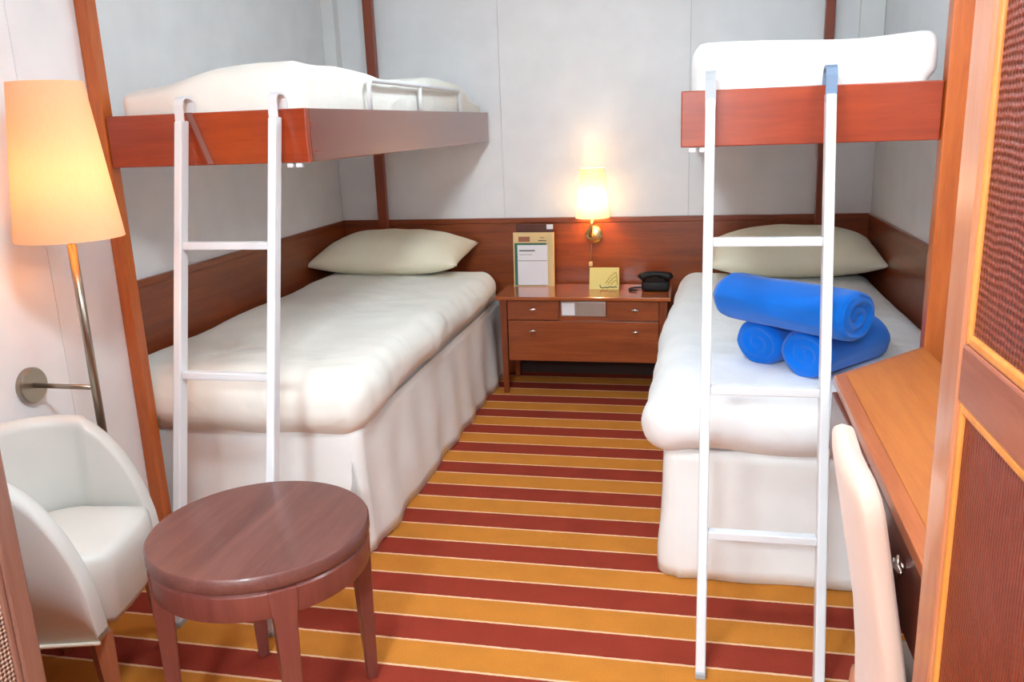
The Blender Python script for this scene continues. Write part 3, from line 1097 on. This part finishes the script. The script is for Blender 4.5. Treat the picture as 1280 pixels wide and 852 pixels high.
# ------------------------------------------------------------------ round side table
TX, TY, TZ, TR = -1.003, 1.669, 0.5, 0.258
tb = thing('round_table', 'round dark brown wooden side table in the foreground', 'table', (TX, TY, 0))
lathe('tabletop', [(0, -0.040), (TR - 0.010, -0.040), (TR - 0.003, -0.036), (TR, -0.030), (TR, -0.006), (TR - 0.004, -0.001), (TR - 0.010, 0.0), (0, 0.0)], (TX, TY, TZ), 'table', tb, n=96)
lathe('apron', [(TR - 0.03, -0.105), (TR - 0.006, -0.105), (TR - 0.004, -0.10), (TR - 0.004, -0.047), (TR - 0.010, -0.0405), (TR - 0.03, -0.0405)], (TX, TY, TZ), 'table_leg', tb, n=96, closed=True)
for k in range(4):
    a = math.radians(38 + 90 * k)
    d = Vector((math.cos(a), math.sin(a), 0))
    s = Vector((-math.sin(a), math.cos(a), 0))
    bm = bmesh.new()
    rows = []
    for (z, ro, ri, hw) in ((0.4585, TR - 0.0015, TR - 0.075, 0.032), (0.41, TR - 0.0015, TR - 0.072, 0.030), (0.39, TR - 0.001, TR - 0.05, 0.026), (0.36, TR - 0.0015, TR - 0.046, 0.024), (0.20, TR - 0.004, TR - 0.040, 0.020), (0.0, TR - 0.006, TR - 0.032, 0.014)):
        m = len(rows)
        # the outer part carries a slight curve in plan
        row = []
        for (rr, w_) in ((ro, 0.5), (ro, -0.5), (ri, -1), (ri, 1)):
            row.append(bm.verts.new(Vector((TX, TY, z)) + d * (rr - (0.0 if abs(w_) == 0.5 else 0)) + s * hw * (1 if w_ > 0 else -1)))
        rows.append(row)
    for p, q in zip(rows, rows[1:]):
        for i in range(4):
            bm.faces.new((p[i], p[(i + 1) % 4], q[(i + 1) % 4], q[i]))
    bm.faces.new(rows[0])
    bm.faces.new(rows[-1][::-1])
    bmesh.ops.recalc_face_normals(bm, faces=bm.faces)
    bmesh.ops.bevel(bm, geom=bm.edges[:], offset=0.004, segments=2, affect='EDGES', profile=0.5)
    link('leg', bm, 'table_leg', tb)

# ------------------------------------------------------------------ white tub armchair (built facing +x, then turned)
ac = thing('tub_armchair', 'white leather tub armchair with wooden legs below the reading lamp', 'armchair', (-1.560, 1.655, 0), math.radians(15))


def tub_shell():
    w_, dd, th = 0.198, 0.17, 0.055
    path = []
    na = 14
    for i in range(na):
        f = i / na
        path.append((dd * (1 - f), -w_, 0, -1, f))
    nb_ = 30
    bx = 0.93
    for i in range(nb_ + 1):
        a = -PI / 2 - PI * i / nb_
        path.append((w_ * bx * math.cos(a), w_ * math.sin(a), math.cos(a), math.sin(a), 1 + i / nb_))
    for i in range(1, na + 1):
        f = i / na
        path.append((dd * f, w_, 0, 1, 2 + f))
    bm = bmesh.new()
    zb = 0.265
    rows = []
    for (x, y, nx, ny, t) in path:
        pr = abs(t - 1.5) / 1.5
        top = zb + 0.04 + (0.70 - zb - 0.04) * (1 - pr ** 2.3) ** 0.6
        row = []
        h = th / 2
        sec = [(-h, zb), (-h, zb + (top - zb) * 0.5), (-h, top - h)]
        for q in range(1, 8):
            a = PI - PI * q / 8
            sec.append((h * math.cos(a), top - h + h * math.sin(a)))
        sec += [(h, top - h), (h * 1.05, zb + (top - zb) * 0.5), (h * 0.8, zb)]
        leanv = 0.05
        for o, z in sec:
            e = o + leanv * max(0, z - 0.3) * (1 if 1 <= t <= 2 else 0.6)
            row.append(bm.verts.new((x + nx * e, y + ny * e, z)))
        rows.append(row)
    m = len(rows[0])
    for p, q in zip(rows, rows[1:]):
        for i in range(m):
            bm.faces.new((p[i], p[(i + 1) % m], q[(i + 1) % m], q[i]))
    bm.faces.new(rows[0])
    bm.faces.new(rows[-1][::-1])
    return bm, path, zb


bm, tpath, tzb = tub_shell()
shell = link('shell', bm, 'leather', ac, smooth=True, world=False)
bm = bmesh.new()
add_tube(bm, [(x + nx * 0.024, y + ny * 0.024, tzb) for x, y, nx, ny, t in tpath], 0.005, 8)
link('piping', bm, 'piping', shell, smooth=True, world=False)


def tub_seat(p):
    x, y, z = p
    if z > 0.38:
        z += 0.018 * (1 - (y / 0.19) ** 2) - 0.01 * nz(x, y, 0, 8)
    return Vector((x, y, z))


def seat_mesh():
    bm = bmesh.new()
    # D shaped cushion: rounded at the back, straight bulging front
    out = []
    for i in range(25):
        a = PI / 2 + PI * i / 24
        out.append((0.155 * math.cos(a), 0.169 * math.sin(a)))
    for i in range(1, 12):
        f = i / 12
        y = -0.169 + 0.338 * f
        out.append((0.172 + 0.02 * (1 - (y / 0.169) ** 2), y))
    rows = []
    for (sc_, z) in ((0.96, 0.266), (1.0, 0.285), (1.0, 0.40), (0.985, 0.428), (0.95, 0.444), (0.80, 0.452), (0.5, 0.456), (0.2, 0.457)):
        rows.append([bm.verts.new((x * sc_ if sc_ < 0.9 else (x - (1 - sc_) * 0.2 * (1 if x > 0 else -1)), y * sc_, z)) for x, y in out])
    n = len(out)
    for p, q in zip(rows, rows[1:]):
        for i in range(n):
            bm.faces.new((p[i], p[(i + 1) % n], q[(i + 1) % n], q[i]))
    bm.faces.new(rows[0][::-1])
    bm.faces.new(rows[-1])
    return bm


link('seat', seat_mesh(), 'leather', ac, smooth=True, world=False)
for sx in (-1, 1):
    for sy in (-1, 1):
        bm = bmesh.new()
        x, y = (0.145 if sx > 0 else -0.11), sy * 0.170
        add_tube(bm, [(x + sx * 0.012, y, 0), (x, y, 0.264)], 0.02, 4, rads=[0.019, 0.033])
        link('leg', bm, 'legwood', ac, world=False)

# ------------------------------------------------------------------ desk
DK_Z = 0.797
DX0 = 0.312
dk = thing('desk', 'built-in desk with light wood top and chrome knobs beside the right post', 'desk', (0.48, 1.7, 0))
poly = [(DX0, 1.055), (XRF - 0.064, 1.055), (XRF - 0.064, 2.322), (0.592, 2.322), (DX0 + 0.018, 2.035)]
bm = bmesh.new()
add_prism(bm, poly, DK_Z - 0.026, DK_Z - 0.002, 0.003)
topo = link('top', bm, 'desk_edge', dk)
ipoly = [(DX0 + 0.030, 1.07), (XRF - 0.066, 1.07), (XRF - 0.066, 2.30), (0.594, 2.298), (DX0 + 0.046, 2.036)]
bm = bmesh.new()
add_prism(bm, ipoly, DK_Z - 0.0019, DK_Z)
link('inlay', bm, 'desk', topo)
box('side_panel', DX0 + 0.06, XRF - 0.066, 1.06, 1.08, 0, DK_Z - 0.035, 'desk_dark', dk)
bm = bmesh.new()
add_prism(bm, [(0.47, 2.165), (0.592, 2.285), (0.592, 2.31), (0.47, 2.19)], 0.0, DK_Z - 0.027)
link('side_panel', bm, 'desk_dark', dk)
box('modesty_panel', XRF - 0.085, XRF - 0.066, 1.081, 2.27, 0.25, DK_Z - 0.035, 'desk_dark', dk)


def xknob(parent, x, y, z):
    bm = bmesh.new()
    add_tube(bm, [(x, y, z), (x - 0.008, y, z)], 0.006, 10)
    add_tube(bm, [(x - 0.010, y - 0.022, z), (x - 0.011, y, z), (x - 0.010, y + 0.022, z)], 0.006, 10, rads=[0.003, 0.007, 0.003])
    add_tube(bm, [(x - 0.010, y, z - 0.018), (x - 0.011, y, z), (x - 0.010, y, z + 0.018)], 0.005, 10, rads=[0.003, 0.005, 0.003])
    return link('knob', bm, 'chrome', parent, smooth=True)


for (ya, yb, kn) in ((1.09, 1.545, 1.245), (1.555, 1.99, 1.60)):
    d = box('drawer', DX0 + 0.008, XRF - 0.09, ya, yb, DK_Z - 0.17, DK_Z - 0.028, 'desk_dark', dk, 0.003)
    xknob(d, DX0 + 0.008, kn, DK_Z - 0.066)

# ------------------------------------------------------------------ upholstered desk chair, side on
dc = thing('desk_chair', 'pale pink upholstered desk chair pushed in at the desk', 'chair', (0.40, 1.25, 0))


def back_rest():
    bm = bmesh.new()
    NU, NV = 24, 28
    prof = ((0.42, 0.306), (0.5, 0.302), (0.6, 0.292), (0.7, 0.274), (0.8, 0.256), (0.86, 0.245), (0.91, 0.235))

    def xz(z):
        for (za, xa), (zb, xb) in zip(prof, prof[1:]):
            if z <= zb:
                return xa + (xb - xa) * (z - za) / (zb - za)
        return prof[-1][1]
    rows = []
    n = 40
    for j in range(NV + 1):
        v = j / NV
        # rounded top corners
        zc = 0.42 + 0.485 * v
        tv = max(0, (zc - 0.845) / 0.06)
        hw = 0.148 - 0.06 * (1 - math.sqrt(max(0, 1 - tv * tv))) if tv < 1 else 0.088
        th = 0.019 * (math.sqrt(max(0, 1 - tv ** 4)) if tv < 1 else 0) + 0.003
        row = []
        for k in range(n):
            a = 2 * PI * k / n
            ca, sa = math.cos(a), math.sin(a)
            e = 0.45
            y = hw * math.copysign(abs(ca) ** e, ca)
            x = th * math.copysign(abs(sa) ** e, sa)
            row.append(bm.verts.new((xz(zc) + x + 0.012 * (y / 0.158) ** 2 + 0.03 * y, 1.30 + y, zc)))
        rows.append(row)
    for p, q in zip(rows, rows[1:]):
        for k in range(n):
            bm.faces.new((p[k], p[(k + 1) % n], q[(k + 1) % n], q[k]))
    bm.faces.new(rows[0][::-1])
    bm.faces.new(rows[-1])
    return bm


link('backrest', back_rest(), 'suede', dc, smooth=True)
soft_box('seat', 0.338, 0.57, 1.13, 1.47, 0.40, 0.475, (0.03, 0.03, 0.03), 'suede', dc, n=(10, 10, 6))
for (x, y, x2) in ((0.312, 1.17, 0.285), (0.312, 1.435, 0.275), (0.545, 1.16, 0.55), (0.545, 1.44, 0.55)):
    tube('leg', [(x2, y, 0.0), (x, y, 0.415)], 0.018, 'legwood', dc, n=8, rads=[0.014, 0.02])

# ------------------------------------------------------------------ wardrobes either side of the entry
def wardrobe(label, side):
    if side == 'right':
        xf, y1, sgn, xb = 0.288, 1.045, 1, XRF - 0.001
        up_m, lo_m, st = 'wov1', 'wov2', 0.070
    else:
        xf, y1, sgn, xb = -1.15, 1.135, -1, XLF + 0.001
        up_m, lo_m, st = 'wov3', 'wov3', 0.045
    y0 = YF + 0.02
    ztop = 2.24
    ms, mb = ('ward', 'ward_or') if side == 'right' else ('ward_l', 'ward_l')
    t = thing('wardrobe', label, 'wardrobe', ((xf + xb) / 2, (y0 + y1) / 2, 0))

    def bx_(name, dx0, dx1, ya, yb, za, zb, mat, par, bev=0.0):
        a, b = xf + sgn * dx0, xf + sgn * dx1
        return box(name, min(a, b), max(a, b), ya, yb, za, zb, mat, par, bev)
    bx_('carcass', 0.032, abs(xb - xf), y0, y1 - 0.001, 0.0, ztop, 'ward_y', t)
    # two doors, each a frame with a mid rail around woven panels
    half = (y1 - y0) / 2
    for (ya, yb) in ((y1 - half + 0.002, y1), (y0, y1 - half - 0.002)):
        d = bx_('door', 0.016, 0.030, ya, yb, 0.06, ztop - 0.01, 'ward_y', t)
        bx_('stile', 0.0, 0.0155, yb - st, yb, 0.06, ztop - 0.01, ms, d, 0.005)
        bx_('stile', 0.0, 0.0155, ya, ya + st, 0.06, ztop - 0.01, ms, d, 0.005)
        for (za, zb) in ((0.06, 0.16), (1.085, 1.150), (ztop - 0.09, ztop - 0.01)):
            bx_('rail', 0.001, 0.0155, ya + st + 0.0005, yb - st - 0.0005, za, zb, 'ward_y', d, 0.003)
        for (za, zb, mt) in ((0.1605, 1.0845, lo_m), (1.1505, ztop - 0.0905, up_m)):
            bx_('woven_panel', 0.008, 0.0155, ya + st + 0.012, yb - st - 0.012, za + 0.012, zb - 0.012, mt, d)
            # orange beading round the panel
            bx_('bead', 0.003, 0.0155, yb - st - 0.0118, yb - st - 0.0006, za, zb, mb, d, 0.003)
            bx_('bead', 0.003, 0.0155, ya + st + 0.0006, ya + st + 0.0118, za, zb, mb, d, 0.003)
            bx_('bead', 0.003, 0.0155, ya + st + 0.012, yb - st - 0.012, za, za + 0.0118, mb, d, 0.003)
            bx_('bead', 0.003, 0.0155, ya + st + 0.012, yb - st - 0.012, zb - 0.0118, zb, mb, d, 0.003)
    return t


wardrobe('tall wooden wardrobe with reddish woven door panels on the right', 'right')
wardrobe('tall wardrobe with brown knotted woven door panels at the left edge', 'left')

# ------------------------------------------------------------------ assumed tube light above the desk, unseen, added to brighten under the left bunk
vl = thing('vanity_light', 'white tube light on the wall above the desk, hidden behind the right wardrobe', 'light', (XRF, 1.68, 1.90))
box('backplate', XRF - 0.022, XRF - 0.001, 1.40, 1.96, 1.865, 1.935, 'ceil', vl, 0.004)
k = NT('vanity_glow')
k.b.inputs['Emission Color'].default_value = (0.86, 0.94, 1.0, 1)
k.b.inputs['Emission Strength'].default_value = ASSUMED_TUBE_GLOW
tube('opal_tube', [(XRF - 0.055, 1.43, 1.90), (XRF - 0.055, 1.93, 1.90)], 0.028, k.m, vl, n=16)
for yy_ in (1.42, 1.94):
    tube('end_cap', [(XRF - 0.055, yy_ - 0.012, 1.90), (XRF - 0.055, yy_ + 0.009, 1.90)], 0.032, 'steel', vl, n=16)
